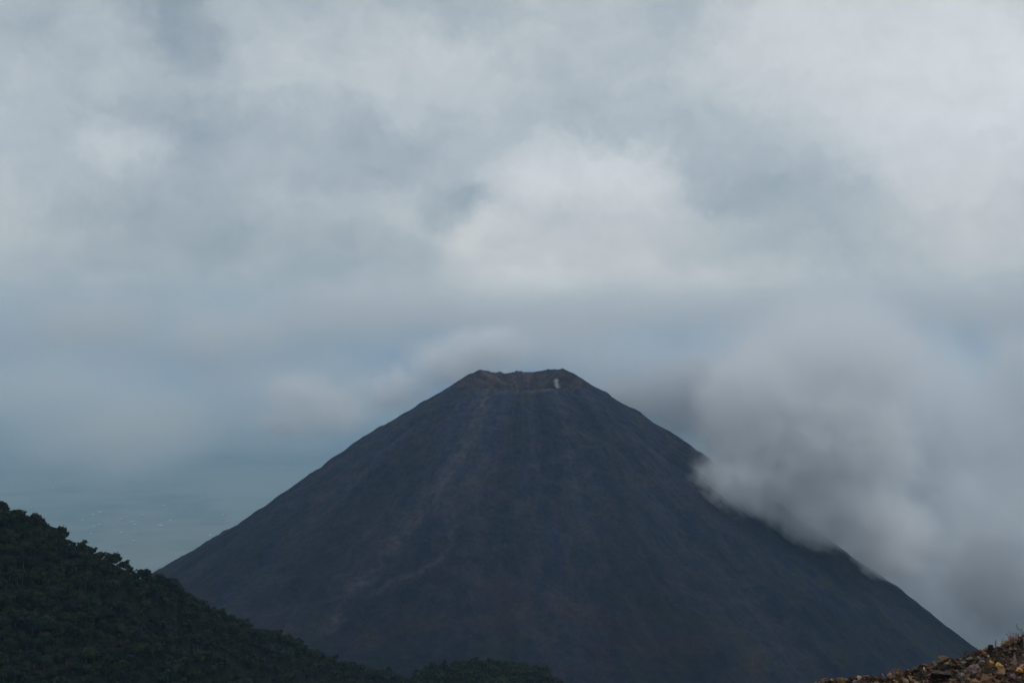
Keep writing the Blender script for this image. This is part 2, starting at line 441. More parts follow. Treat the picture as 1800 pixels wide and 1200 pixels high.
def crown_arrays(kind, seed, nleaf=560, leaf=0.62):
    r = np.random.default_rng(seed)
    if kind == 0:   cr, hh, z0 = 4.3, 3.2, 3.7      # round
    elif kind == 1: cr, hh, z0 = 5.4, 2.4, 3.9      # spreading
    elif kind == 2: cr, hh, z0 = 3.0, 4.0, 4.4      # tall
    else:           cr, hh, z0 = 3.2, 2.0, 1.9      # bush-like
    lobes = []
    for i in range(9):
        a = r.uniform(0, 6.283); q = r.uniform(0.25, 0.72)
        lobes.append((math.cos(a) * cr * q, math.sin(a) * cr * q, z0 + r.uniform(-0.5, 0.72) * hh, cr * r.uniform(0.30, 0.52)))
    lobes.append((0, 0, z0 + 0.1 * hh, cr * 0.6))
    V, Fq = [], []
    for k in range(nleaf):
        lx, ly, lz, lr = lobes[r.integers(len(lobes))]
        dd = r.normal(size=3); dd /= np.linalg.norm(dd)
        if dd[2] < -0.3: dd[2] *= -0.6
        rr = lr * (1 - 0.35 * r.random() ** 2) * r.uniform(0.92, 1.1)
        c = np.array([lx, ly, lz]) + dd * rr * np.array([1, 1, 0.85])
        nrm = dd + r.normal(size=3) * 0.55
        nrm /= np.linalg.norm(nrm)
        u = np.cross(nrm, r.normal(size=3)); u /= np.linalg.norm(u)
        v = np.cross(nrm, u)
        s = leaf * r.uniform(0.55, 1.25)
        b = len(V)
        V += [c + u * s * 0.6, c + v * s * 0.45 + nrm * s * 0.15, c - u * s * 0.6, c - v * s * 0.45 + nrm * s * 0.1]
        Fq.append((b, b + 1, b + 2, b + 3))
    # inner mass of twigs and shaded leaves: small quads nearer each lobe's middle
    for (lx, ly, lz, lr) in lobes:
        for k in range(6 if nleaf < 300 else 14):
            dd = r.normal(size=3); dd /= np.linalg.norm(dd)
            c = np.array([lx, ly, lz]) + dd * lr * 0.55
            u = np.cross(dd, r.normal(size=3)); u /= np.linalg.norm(u)
            v = np.cross(dd, u); s = lr * 0.55
            b = len(V)
            V += [c + u * s, c + v * s, c - u * s, c - v * s]
            Fq.append((b, b + 1, b + 2, b + 3))
    return np.array(V), np.array(Fq)

def trunk_mesh(h, seed):
    bm = bmesh.new()
    r = random.Random(seed)
    def limb(p0, p1, r0, r1, seg=6):
        p0, p1 = Vector(p0), Vector(p1)
        q = (p1 - p0).to_track_quat('Z', 'Y')
        rings = []
        for p, rad in ((p0, r0), ((p0 + p1) / 2 + Vector((r.uniform(-.1, .1), r.uniform(-.1, .1), 0)), (r0 + r1) / 2), (p1, r1)):
            rings.append([bm.verts.new(p + q @ Vector((math.cos(6.2832 * i / seg) * rad, math.sin(6.2832 * i / seg) * rad, 0))) for i in range(seg)])
        for a, b in zip(rings[:-1], rings[1:]):
            for i in range(seg):
                bm.faces.new((a[i], a[(i + 1) % seg], b[(i + 1) % seg], b[i]))
        bm.faces.new(rings[-1])
    limb((0, 0, -1.5), (0.15, 0.1, h * 0.55), 0.26, 0.16)
    for k in range(4):
        a = k * 1.6 + r.uniform(-.3, .3)
        limb((0.15, 0.1, h * (0.42 + 0.04 * k)), (math.cos(a) * 1.6, math.sin(a) * 1.6, h * (0.72 + 0.05 * k)), 0.11, 0.04, 5)
    me = bpy.data.meshes.new('trunk'); bm.to_mesh(me); bm.free()
    me.materials.append(M_bark)
    return me

variants = []
for i in range(12):
    kind = (0, 1, 0, 2, 0, 1, 3, 0, 1, 2, 0, 3)[i]
    V, Fq = crown_arrays(kind, 100 + i)
    Vs, Fs = crown_arrays(kind, 100 + i, 210, 1.0)
    variants.append((kind, V, Fq, Vs, Fs))
trunks = {0: trunk_mesh(7, 1), 1: trunk_mesh(7, 2), 2: trunk_mesh(8.5, 3), 3: trunk_mesh(4, 4)}
crown_me = {}
def crown_mesh(vi, mi):
    if (vi, mi) not in crown_me:
        me = np_mesh('crown', variants[vi][1], variants[vi][2], smooth=False)
        me.materials.append(LEAFM[mi])
        crown_me[(vi, mi)] = me
    return crown_me[(vi, mi)]

# scatter with a minimum spacing over the part of the hill that can be seen
cand = []
cell = {}
def try_spot(x, y, mind):
    k = (int(x // 5), int(y // 5))
    for a in (-1, 0, 1):
        for b in (-1, 0, 1):
            for (u, v2) in cell.get((k[0] + a, k[1] + b), ()):
                if (u - x) ** 2 + (v2 - y) ** 2 < mind * mind: return False
    cell.setdefault(k, []).append((x, y))
    return True
# first a row right on the ridge, so the skyline is closed
rt = random.Random(11)
def add_tree(x, y, on_ridge, big=1.0):
    z = float(hill_h(np.array([x]), np.array([y]))[0])
    cand.append((x, y, z, on_ridge, big))
x = -420.0
while x < 130:
    ry = float(np.interp(x, RX, RY))
    yy = ry + rt.uniform(-2, 2)
    if try_spot(x, yy, 2.5): add_tree(x, yy, True, rt.choice((0.5, 0.6, 0.65, 0.75, 0.85)))
    x += rt.uniform(2.8, 5.0)
ty = rng.uniform(430, 1330, 240000); tx = rng.uniform(-0.47, 0.13, 240000) * ty
tz = hill_h(tx, ty)
tpx, tpy = 900 + F * tx / ty, 600 - F * tz / ty
kn = np.hypot((tx + 26) / 85, (ty - 1030) / 110) < 1.0
ok = ((ty <= np.interp(tx, RX, RY) + 14) | kn) & (tpx > -90) & (tpy < 1245)
for x, y, z in zip(tx[ok].tolist(), ty[ok].tolist(), tz[ok].tolist()):
    if try_spot(x, y, 3.7): cand.append((x, y, z, False, rt.choice((0.7, 0.85, 0.95, 1.05, 1.3))))
print('trees', len(cand)); SC['tree_count'] = len(cand)
def seen(cn):
    x, y, z, rg, big = cn
    px, py = 900 + F * x / y, 600 - F * (z + 6) / y
    return 0 <= px <= 1800 and py <= 1192
cand.sort(key=lambda cn: (not seen(cn), not cn[3], cn[1]))
KINDW = {0: 'round-crowned', 1: 'spreading', 2: 'tall narrow', 3: 'low bushy'}
COLW = ['dark green', 'olive green', 'grey-green', 'brownish']
stuffV, stuffF, stuffM = [], [], []
off = 0
for i, (x, y, z, rg, big) in enumerate(cand):
    vi = rt.randrange(12)
    kind = variants[vi][0]
    nz = float(vnoise(np.array([x / 30]), np.array([y / 30]), seed=5)[0])
    mi = rt.choices((0, 1, 2, 3), weights=(6, 2.2 + 4 * max(nz, 0), 2.0 + 4 * max(-nz, 0), 0.8))[0]
    rz = rt.uniform(0, 6.283); s = big * rt.uniform(0.85, 1.12)
    z -= 0.4
    if i < 300:
        root = bpy.data.objects.new('tree', None)
        C.objects.link(root)
        root.empty_display_size = 0.1
        root.location = (x, y, z); root.rotation_euler = (0, 0, rz); root.scale = (s, s, s * rt.uniform(0.9, 1.1))
        tpx_, tpy_ = 900 + F * x / y, 600 - F * (z + 4) / y
        if rg:
            wh = 'on the left skyline ' + ('at the photo edge' if tpx_ < 45 else 'near the left edge' if tpx_ < 130 else 'above the middle of the slope' if tpx_ < 220
                  else 'where the cone meets it' if tpx_ < 330 else 'before the volcano foot' if tpx_ < 480 else 'low down beside the knoll')
        else:
            wh = 'in the forest ' + ('under the ridge line' if tpy_ < 878 + 0.42 * tpx_ + 40 else 'low on the slope' if tpy_ > 1150 else 'midway down the slope') + (
                  ' in the left corner' if tpx_ < 120 else ' left of the cone' if tpx_ < 285 else ' by the cone')
        tag(root, '%s %s tree %s' % (COLW[mi], KINDW[kind], wh),
            'tree', 'trees of the forested hillside')
        c_ = bpy.data.objects.new('crown', crown_mesh(vi, mi)); C.objects.link(c_); c_.parent = root
        t_ = bpy.data.objects.new('trunk', trunks[kind]); C.objects.link(t_); t_.parent = root
    else:
        V = variants[vi][3]
        keep = variants[vi][4]
        c2, s2 = math.cos(rz), math.sin(rz)
        W_ = np.stack([(V[:, 0] * c2 - V[:, 1] * s2) * s + x, (V[:, 0] * s2 + V[:, 1] * c2) * s + y, V[:, 2] * s + z], -1)
        stuffV.append(W_); stuffF.append(keep + off); stuffM.append(np.full(len(keep), mi)); off += len(V)
if stuffV:
    fme = np_mesh('forest', np.concatenate(stuffV), np.concatenate(stuffF), smooth=False)
    for mt in LEAFM: fme.materials.append(mt)
    fme.polygons.foreach_set('material_index', np.concatenate(stuffM).astype(np.int32))
    fo = link('forest', fme)
    tag(fo, 'dense dark forest covering the hillside and the low knoll', 'forest', kind='stuff')

# ------------------------------------------------------------------ buildings on the plain
M_white = surf_mat('white_plaster', lambda t: (t.mix(t.noise(t.node('ShaderNodeNewGeometry').outputs['Position'], 0.05, 3), (0.42, 0.42, 0.40), (0.55, 0.55, 0.53)), 0.8, None))
M_roof = surf_mat('pale_metal_roof', lambda t: (t.mix(t.noise(t.node('ShaderNodeNewGeometry').outputs['Position'], 0.03, 3), (0.36, 0.37, 0.38), (0.52, 0.53, 0.54)), 0.5, None))
def box_mesh(name, sx, sy, z0, z1, mat):
    v = np.array([(x, y, z) for z in (z0, z1) for x, y in ((-sx, -sy), (sx, -sy), (sx, sy), (-sx, sy))], float)
    f = np.array([(3, 2, 1, 0), (4, 5, 6, 7), (0, 1, 5, 4), (1, 2, 6, 5), (2, 3, 7, 6), (3, 0, 4, 7)])
    me = np_mesh(name, v, f, smooth=False); me.materials.append(mat)
    return me
def gable_mesh(name, sx, sy, z0, z1, mat):
    v = np.array([(-sx, -sy, z0), (sx, -sy, z0), (sx, sy, z0), (-sx, sy, z0), (-sx, 0, z1), (sx, 0, z1)], float)
    me = bpy.data.meshes.new(name)
    me.from_pydata([tuple(q) for q in v], [], [(3, 2, 1, 0), (0, 1, 5, 4), (2, 3, 4, 5), (0, 4, 3), (1, 2, 5)])
    me.materials.append(mat)
    return me
SPECKS = [(164, 905, 4, 30), (176, 900, 5, 18), (214, 913, 3, 34), (233, 918, 8, 14), (237, 923, 7, 14), (175, 922, 5, 15), (166, 925, 3, 30), (282, 924, 9, 24),
          (214, 937, 4, 20), (287, 889, 4, 16), (370, 941, 6, 14), (315, 891, 4, 12), (160, 939, 4, 14), (120, 849, 6, 12), (94, 859, 5, 10), (337, 900, 3, 12),
          (55, 892, 3, 16), (392, 905, 4, 14), (351, 961, 4, 18), (235, 951, 5, 12), (300, 915, 4, 10), (250, 905, 3, 10), (145, 915, 3, 10)]
rb = random.Random(3)
for k, (px, py, wpx, dep) in enumerate(SPECKS):
    D = -PLAIN * F / (py - 600)
    Xp = (px - 900) / F * D
    sx = wpx * D / F / 2 * 0.7
    sy = dep * 1.1
    root = bpy.data.objects.new('building', None); C.objects.link(root)
    root.location = (Xp, D, PLAIN); root.rotation_euler = (0, 0, rb.uniform(-0.25, 0.25))
    shape = 'long' if wpx > 6 else ('square' if wpx <= 3 else 'wide')
    where = 'beside the left ridge' if px < 150 else ('near the foot of the volcano flank' if px > 300 else 'in the cluster between ridge and volcano')
    tag(root, 'tiny %s white building on the hazy plain %s' % (shape, where), 'building', 'white buildings on the plain')
    o = bpy.data.objects.new('wall', box_mesh('wall', sx, sy, 0, 9, M_white)); C.objects.link(o); o.parent = root
    o = bpy.data.objects.new('roof', gable_mesh('roof', sx + 1.5, sy + 1.5, 9.02, 15, M_roof)); C.objects.link(o); o.parent = root

# ------------------------------------------------------------------ rubble ledge in the lower right
CREST = [(900, 1300), (1300, 1235), (1400, 1212), (1440, 1202), (1500, 1192), (1560, 1190), (1600, 1180), (1640, 1164), (1680, 1158), (1720, 1146), (1760, 1132), (1800, 1120), (1900, 1092), (2200, 1010)]
CX = np.array([(p[0] - 900) / F * 16 for p in CREST]); CZ = np.array([-(p[1] - 600) / F * 16 for p in CREST])
def ledge_h(x, y):
    cz = np.interp(x, CX, CZ)
    far = cz + np.where(y < 16, 0.30 * (y - 16), -0.62 * (y - 16))
    near = -1.65 - 0.45 * np.maximum(y - 1.0, 0) - 0.1 * np.abs(x)
    m = np.maximum(near, far - 3.0 * np.maximum(-(x - 2.5), 0))
    low = -4.9 - 0.35 * np.maximum(y - 9, 0)
    h = np.maximum(m, low)
    return h + 0.05 * fbm(x * 2.2, y * 2.2, oct=4, seed=91) + 0.03 * fbm(x * 8, y * 8, oct=2, seed=93)
lx = np.concatenate([np.linspace(-40, 2.4, 30), np.linspace(2.5, 8, 240), np.linspace(8.2, 40, 30)])
ly = np.concatenate([np.linspace(-12, 12.9, 40), np.linspace(13, 17.5, 180), np.linspace(17.8, 120, 50)])
gx, gy = np.meshgrid(lx, ly, indexing='ij')
gz = ledge_h(gx, gy)
idx = np.arange(gx.size).reshape(gx.shape)
fc = np.stack([idx[:-1, :-1], idx[1:, :-1], idx[1:, 1:], idx[:-1, 1:]], -1).reshape(-1, 4)
def cinder_build(t):
    p = t.node('ShaderNodeNewGeometry').outputs['Position']
    n1 = t.noise(p, 9.0, 6, 0.7); n2 = t.noise(p, 1.7, 4, 0.6)
    c = t.mix(t.ramp(n1, 0.35, 0.65), (0.018, 0.014, 0.012), (0.055, 0.042, 0.034))
    c = t.mix(t.ramp(n2, 0.5, 0.65, 0, 0.5), c, (0.070, 0.044, 0.030))
    return c, 0.97, (n1, 0.03, 1.0)
M_cinder = surf_mat('cinder_soil', cinder_build)
ledge = link('rubble_slope', np_mesh('rubble_slope', np.stack([gx, gy, gz], -1).reshape(-1, 3), fc), [M_cinder])
tag(ledge, 'brown cinder slope carrying loose stones in the lower right corner', kind='structure')

def stone_mat(name, ca, cb, cc, lich=0.25):
    def b(t):
        tc = t.node('ShaderNodeTexCoord').outputs['Object']
        oi = t.node('ShaderNodeObjectInfo')
        tc = t.v('ADD', tc, t.v('SCALE', oi.outputs['Location'], 3.0))
        n1 = t.noise(tc, 5.0, 6, 0.68); n2 = t.noise(tc, 17.0, 6, 0.7); n3 = t.noise(tc, 2.2, 3, 0.5)
        c = t.mix(t.ramp(n1, 0.36, 0.64), ca, cb)
        c = t.mix(t.ramp(n3, 0.52, 0.68, 0, lich * 2.2), c, cc)
        k = t.ramp(n2, 0.3, 0.7, 0.6, 1.35, False)
        k = t.m('MULTIPLY', k, t.ramp(oi.outputs['Random'], 0, 1, 0.9, 1.6, False))
        c = t.v('SCALE', c, k)
        return c, 0.9, (n2, 0.012, 0.9)
    return surf_mat(name, b)
STONE = {
    'dark': stone_mat('basalt', (0.022, 0.020, 0.021), (0.050, 0.044, 0.040), (0.080, 0.060, 0.045)),
    'brown': stone_mat('brown_scoria', (0.095, 0.055, 0.036), (0.170, 0.105, 0.068), (0.20, 0.115, 0.056)),
    'grey': stone_mat('grey_lava', (0.110, 0.098, 0.088), (0.190, 0.170, 0.150), (0.15, 0.115, 0.080)),
    'red': stone_mat('red_cinder', (0.160, 0.060, 0.036), (0.220, 0.095, 0.056), (0.100, 0.050, 0.038)),
    'purple': stone_mat('purplish_lava', (0.095, 0.070, 0.066), (0.155, 0.117, 0.108), (0.130, 0.090, 0.062)),
    'ochre': stone_mat('ochre_stone', (0.40, 0.20, 0.065), (0.55, 0.32, 0.12), (0.22, 0.12, 0.05), 0.3),
    'tan': stone_mat('tan_stone', (0.22, 0.155, 0.10), (0.32, 0.24, 0.16), (0.16, 0.11, 0.07)),
    'pale': stone_mat('pale_stone', (0.36, 0.34, 0.27), (0.52, 0.50, 0.42), (0.30, 0.26, 0.18)),
}
def rock_mesh(seed, squash=(1, 0.8, 0.65), npts=16, rough=0.06, sub=2):
    r = random.Random(seed)
    bm = bmesh.new()
    for k in range(npts):
        v = Vector((r.gauss(0, 1), r.gauss(0, 1), r.gauss(0, 1))).normalized() * r.uniform(0.82, 1.05)
        bm.verts.new((v.x * squash[0], v.y * squash[1], v.z * squash[2]))
    res = bmesh.ops.convex_hull(bm, input=bm.verts)
    junk = [g for g in res['geom_interior'] if isinstance(g, bmesh.types.BMVert)]
    if junk: bmesh.ops.delete(bm, geom=junk, context='VERTS')
    bmesh.ops.bevel(bm, geom=bm.edges[:], offset=0.022, segments=1, affect='EDGES', clamp_overlap=True)
    if sub:
        bmesh.ops.triangulate(bm, faces=bm.faces[:])
        bmesh.ops.subdivide_edges(bm, edges=[e for e in bm.edges if e.calc_length() > 0.35], cuts=1, use_grid_fill=True)
        P = np.array([v.co[:] for v in bm.verts])
        nn = fbm(P[:, 0] * 2.3 + seed, P[:, 1] * 2.3, P[:, 2] * 2.3, oct=3, seed=seed)
        for v, q in zip(bm.verts, nn):
            v.co *= 1 + rough * 4 * q
    bmesh.ops.triangulate(bm, faces=bm.faces[:])
    me = bpy.data.meshes.new('stone')
    bm.to_mesh(me); bm.free()
    me.materials.append(STONE['dark'])
    return me
ROCKS = [rock_mesh(200 + i, (1.1, random.uniform(.6, 1), random.uniform(.45, .85)), random.choice((6, 7, 8, 9, 10)), 0.035) for i in range(18)]
POINTY = rock_mesh(301, (0.9, 0.7, 1.2), 9)
KNOB = rock_mesh(303, (1.2, 0.8, 0.8), 40, rough=0.16)
BLOCK = rock_mesh(307, (1.1, 0.8, 0.75), 8)

def hit(px, py):
    """where the line of sight through this photo pixel first meets the ledge"""
    ys = np.linspace(12.5, 17.5, 2000)
    xs_ = (px - 900) / F * ys; zs = -(py - 600) / F * ys
    s = np.nonzero(ledge_h(xs_, ys) >= zs)[0]
    i = s[0] if len(s) else 1400
    return float(xs_[i]), float(ys[i])
def put_stone(mesh, col, x, y, size, label, rot=None, lift=0.25, rr=random):
    o = bpy.data.objects.new('stone', mesh)
    C.objects.link(o)
    z = float(ledge_h(np.array([x]), np.array([y]))[0])
    o.location = (x, y, z + size * lift)
    o.scale = (size, size, size)
    o.rotation_euler = rot if rot else (rr.uniform(-.5, .5), rr.uniform(-.5, .5), rr.uniform(0, 6.28))
    o.material_slots[0].link = 'OBJECT'
    o.material_slots[0].material = STONE[col]
    return tag(o, label, 'stone', 'loose stones on the cinder slope')
PXM = 15.4 / F
SPECIAL = [
    (BLOCK, 'brown', 1659, 1163, 20, 'large blocky brown stone standing up on the crest of the slope', (0.1, 0.15, 0.3), 0.55),
    (ROCKS[2], 'dark', 1678, 1160, 12, 'black stone leaning against the blocky brown stone on the crest', None, 0.5),
    (ROCKS[5], 'dark', 1698, 1152, 17, 'large black stone on the crest right of the blocky brown one', None, 0.5),
    (POINTY, 'dark', 1744, 1141, 17, 'dark pointed stone with a reddish side topping the crest below the twigs', (0.1, 0.35, 0.5), 0.5),
    (ROCKS[8], 'red', 1733, 1139, 10, 'reddish stone beside the dark pointed stone on the crest', None, 0.4),
    (POINTY, 'tan', 1512, 1194, 15, 'tan pointed stone at the lower left end of the slope', (0.0, -0.3, 1.2), 0.45),
    (ROCKS[7], 'grey', 1536, 1193, 15, 'rounded grey-brown stone right of the tan pointed stone', None, 0.45),
    (ROCKS[11], 'ochre', 1741, 1172, 19, 'bright ochre-yellow stone, the largest light one on the slope', (0.2, 0.5, 0.7), 0.5),
    (ROCKS[4], 'dark', 1682, 1178, 18, 'smooth near-black rounded stone left of the knobbly grey lava', (0.1, 0.9, 0.4), 0.6),
    (KNOB, 'purple', 1712, 1182, 20, 'knobbly purplish grey lava lump left of the ochre stone', (0.2, -0.3, 0.2), 0.4),
    (KNOB, 'grey', 1690, 1192, 15, 'knobbly pale grey lava lump at the foot of the purplish one', (0.5, 0.3, 2.2), 0.35),
    (ROCKS[13], 'ochre', 1792, 1183, 14, 'yellowish stone at the right edge of the photo', None, 0.5),
    (ROCKS[9], 'pale', 1624, 1178, 8, 'small pale cream stone among brown stones in the middle of the slope', None, 0.5),
    (ROCKS[10], 'pale', 1753, 1153, 4, 'tiny white pebble just above the ochre stone', None, 0.9),
    (ROCKS[1], 'grey', 1664, 1168, 10, 'flat bluish grey stone under the blocky brown stone', (0.1, 0.1, 0.2), 0.4),
    (BLOCK, 'brown', 1735, 1198, 24, 'big brown slab tilted up at the bottom edge below the ochre stone', (0.5, -0.6, 0.7), 0.3),
    (ROCKS[3], 'tan', 1578, 1184, 11, 'tan stone under the orange grass tuft at the left of the slope', None, 0.5),
    (ROCKS[6], 'dark', 1441, 1203, 13, 'dark stone at the far left tip of the slope', None, 0.4),
    (ROCKS[12], 'dark', 1460, 1201, 12, 'second dark stone from the left tip of the slope', None, 0.4),
    (ROCKS[14], 'ochre', 1762, 1132, 8, 'flat orange stone on the crest right of the dark pointed stone', (0.0, 0.0, 0.5), 0.3),
]
occupied = []
for mesh, colr, px, py, rad, lab, rot, lift in SPECIAL:
    x, y = hit(px, py)
    put_stone(mesh, colr, x, y, rad * PXM * 0.62, lab, rot, lift, random.Random(px))
    occupied.append((x, y, rad * PXM * 0.6))
rs = random.Random(29)
made = 0; tries = 0
sizes = sorted([min(0.15, max(0.028, rs.lognormvariate(math.log(0.058), 0.5))) for _ in range(275)], reverse=True)
SW = {'dark': 'dark grey', 'brown': 'brown', 'grey': 'grey', 'red': 'reddish', 'purple': 'purplish grey', 'tan': 'tan', 'pale': 'pale', 'ochre': 'ochre'}
for sz in sizes:
    for _ in range(40):
        px = rs.uniform(1425, 1812); cy_ = float(np.interp(px, *zip(*CREST)))
        py = rs.uniform(cy_ - 2, 1208)
        if py < cy_ + 3: x, y = (px - 900) / F * 16, 16 + rs.uniform(-0.15, 0.15)
        else: x, y = hit(px, py)
        if px < 1620: sz = min(sz, 0.062)
        if all((x - a) ** 2 + (y - b) ** 2 > (0.72 * (sz + c)) ** 2 for a, b, c in occupied):
            break
    else:
        continue
    colr = rs.choices(('dark', 'brown', 'grey', 'red', 'purple', 'tan', 'ochre', 'pale'), weights=(5, 8, 1.4, 1.8, 2.6, 1.0, 0.15, 0.04))[0]
    occupied.append((x, y, sz))
    where = ('on the crest' if y > 15.7 else 'low on the slope' if 600 - F * float(ledge_h(np.array([x]), np.array([y]))[0]) / y > 1185 else 'below the crest') + ' ' + (
        'at the left tip of the slope' if px < 1520 else 'by the orange grass tuft' if px < 1610 else 'around the blocky brown stone' if px < 1690
        else 'left of the ochre stone' if px < 1730 else 'beside the ochre stone' if px < 1768 else 'near the right edge')
    put_stone(rs.choice(ROCKS), colr, x, y, sz, '%s %s angular stone %s' % ('small' if sz < 0.04 else 'medium-sized' if sz < 0.065 else 'large', SW[colr], where), None, rs.uniform(0.05, 0.5), rs)
# gravel between the stones, and stones out of the frame
def hull_arrays(seed):
    bm = bmesh.new(); r = random.Random(seed)
    for k in range(9):
        v = Vector((r.gauss(0, 1), r.gauss(0, 1), r.gauss(0, 1))).normalized()
        bm.verts.new((v.x, v.y * .85, v.z * .7))
    res = bmesh.ops.convex_hull(bm, input=bm.verts)
    junk = [g for g in res['geom_interior'] if isinstance(g, bmesh.types.BMVert)]
    if junk: bmesh.ops.delete(bm, geom=junk, context='VERTS')
    bmesh.ops.triangulate(bm, faces=bm.faces[:])
    bm.verts.ensure_lookup_table(); bm.verts.index_update()
    V = np.array([v.co[:] for v in bm.verts]); Fa = np.array([[v.index for v in f.verts] for f in bm.faces])
    bm.free()
    return V, Fa
HUL = [hull_arrays(i + 40) for i in range(8)]
keys = list(STONE)
VV, FF, MM = [], [], []; off = 0
for k in range(9000):
    if k < 7000:
        x = rs.uniform(3.2, 7.4); y = rs.uniform(13.8, 16.7); s = rs.uniform(0.008, 0.027)
    else:
        x = rs.uniform(-6, 14); y = rs.uniform(-3, 19); s = rs.uniform(0.02, 0.10)
        if 3.2 < x < 7.2 and 13.6 < y < 17: continue
    V, Fa = HUL[rs.randrange(8)]
    e = Euler((rs.uniform(0, 6), rs.uniform(0, 6), rs.uniform(0, 6))).to_matrix()
    Q = V @ np.array(e).T * s + np.array([x, y, 0])
    Q[:, 2] += float(k)  * 0
    VV.append((Q, x, y, s)); FF.append(Fa + off); off += len(V)
    MM.append(np.full(len(Fa), keys.index(rs.choices(('dark', 'brown', 'grey', 'red', 'purple', 'tan', 'ochre', 'pale'), weights=(4, 7, 2.2, 2.2, 2.8, 1.0, 0.5, 0.1))[0])))
hz = ledge_h(np.array([q[1] for q in VV]), np.array([q[2] for q in VV]))
allv = []
for (Q, x, y, s), h in zip(VV, hz):
    Q[:, 2] += h + s * 0.35
    allv.append(Q)
gme = np_mesh('gravel', np.concatenate(allv), np.concatenate(FF), smooth=False)
for k in keys: gme.materials.append(STONE[k])
gme.polygons.foreach_set('material_index', np.concatenate(MM).astype(np.int32))
gv = link('gravel', gme)
tag(gv, 'brown and grey cinder gravel between the stones of the slope', 'gravel', kind='stuff')

# ---- dry grass and twigs on the crest
def straw(name, a, b2):
    return surf_mat(name, lambda t: (t.mix(t.noise(t.node('ShaderNodeNewGeometry').outputs['Position'], 20.0, 2), a, b2), 0.85, None))
M_straw = straw('dry_straw', (0.26, 0.15, 0.06), (0.40, 0.24, 0.10))
M_red = straw('red_stem', (0.20, 0.06, 0.04), (0.30, 0.12, 0.07))
M_twig = straw('grey_twig', (0.07, 0.055, 0.045), (0.14, 0.10, 0.08))
M_green = straw('dull_green_blade', (0.09, 0.11, 0.045), (0.16, 0.15, 0.07))
def tuft(px, py, n_, hgt, spread, thick, mat, label, seed, cat='grass tuft', name='grass_tuft', lean=0.0, droop=0.5):
    r = random.Random(seed)
    x0, y0 = hit(px, py)
    z0 = float(ledge_h(np.array([x0]), np.array([y0]))[0])
    V, Fq = [], []
    for k in range(n_):
        a = r.uniform(0, 6.283); le = hgt * r.uniform(0.5, 1.1); sp = spread * r.uniform(0.2, 1.0)
        bx, by = r.gauss(0, spread * 0.22), r.gauss(0, spread * 0.22)
        prev = None
        for j in range(6):
            t = j / 5
            cx = bx + math.cos(a) * sp * t ** 1.6 + lean * t * le
            cyy = by + math.sin(a) * sp * t ** 1.6
            cz = le * (t - droop * 0.45 * t * t * (sp / spread)) - 0.02
            wd = thick * (1 - 0.8 * t)
            ring = [(cx + math.cos(a + q) * wd, cyy + math.sin(a + q) * wd, cz) for q in (0.5, 2.6, 4.7)]
            b = len(V); V += ring
            if prev is not None:
                for q in range(3):
                    Fq.append((prev + q, prev + (q + 1) % 3, b + (q + 1) % 3, b + q))
            prev = b
    me = np_mesh(name, np.array(V), np.array(Fq), smooth=False)
    o = link(name, me, [mat])
    o.location = (x0, y0, z0)
    return tag(o, label, cat, 'dry tufts on the crest of the slope')
TUFTS = [
    (1578, 1180, 60, 0.10, 0.05, 0.0035, M_straw, 'orange straw-coloured grass tuft above the tan stone left of the middle'),
    (1480, 1200, 70, 0.09, 0.08, 0.0035, M_straw, 'low straw-coloured grass tuft at the left tip of the slope'),
    (1564, 1186, 10, 0.14, 0.09, 0.0025, M_red, 'sparse reddish grass stems left of the orange tuft'),
    (1712, 1147, 24, 0.09, 0.07, 0.003, M_twig, 'dull wispy grass tuft just left of the dark pointed stone'),
    (1750, 1134, 9, 0.16, 0.015, 0.0035, M_straw, 'upright orange grass stem behind the dark pointed stone'),
    (1768, 1130, 36, 0.09, 0.12, 0.003, M_straw, 'ragged straw-coloured grass right of the dark pointed stone'),
    (1779, 1127, 24, 0.15, 0.09, 0.003, M_red, 'reddish grass tuft on the crest near the right edge'),
    (1797, 1122, 26, 0.15, 0.16, 0.0035, M_twig, 'tangle of grey-brown twigs at the right edge of the crest'),
    (1786, 1126, 30, 0.10, 0.13, 0.003, M_straw, 'straw-coloured grass clump just left of the twig tangle'),
    (1725, 1142, 20, 0.06, 0.05, 0.003, M_red, 'short reddish grass by the reddish stone on the crest'),
    (1646, 1158, 24, 0.05, 0.05, 0.003, M_green, 'small dull green tuft beside the blocky brown stone'),
    (1610, 1174, 26, 0.05, 0.05, 0.003, M_straw, 'short straw tuft on the crest left of the blocky brown stone'),
    (1590, 1182, 12, 0.10, 0.04, 0.003, M_red, 'thin reddish stems right of the orange tuft'),
]
for k, (px, py, n_, hg, sp, tk, mt, lab) in enumerate(TUFTS):
    tuft(px, py, n_, hg * 1.1, sp * 1.1, tk * 1.3, mt, lab, 500 + k)
# the one curled reddish stem that sticks out above the twigs
bm = bmesh.new()
x0, y0 = hit(1800, 1120); z0 = float(ledge_h(np.array([x0]), np.array([y0]))[0])
pts = [(0.06, 0, 0.0), (0.03, 0, 0.045), (-0.02, 0, 0.075), (-0.06, 0.01, 0.105), (-0.085, 0.01, 0.13), (-0.095, 0.01, 0.155), (-0.085, 0.01, 0.175)]
prev = None
for j, p in enumerate(pts):
    wd = 0.006 - 0.0004 * j
    ring = [bm.verts.new((p[0] + math.cos(q) * wd, p[1] + math.sin(q) * wd, p[2])) for q in (0, 1.57, 3.14, 4.71)]
    if prev:
        for q in range(4): bm.faces.new((prev[q], prev[(q + 1) % 4], ring[(q + 1) % 4], ring[q]))
    prev = ring
bm.faces.new(prev)
me = bpy.data.meshes.new('twig'); bm.to_mesh(me); bm.free()
tw = link('twig', me, [M_red]); tw.location = (x0, y0, z0)
tag(tw, 'single curled reddish stem sticking up at the right edge of the photo', 'twig')

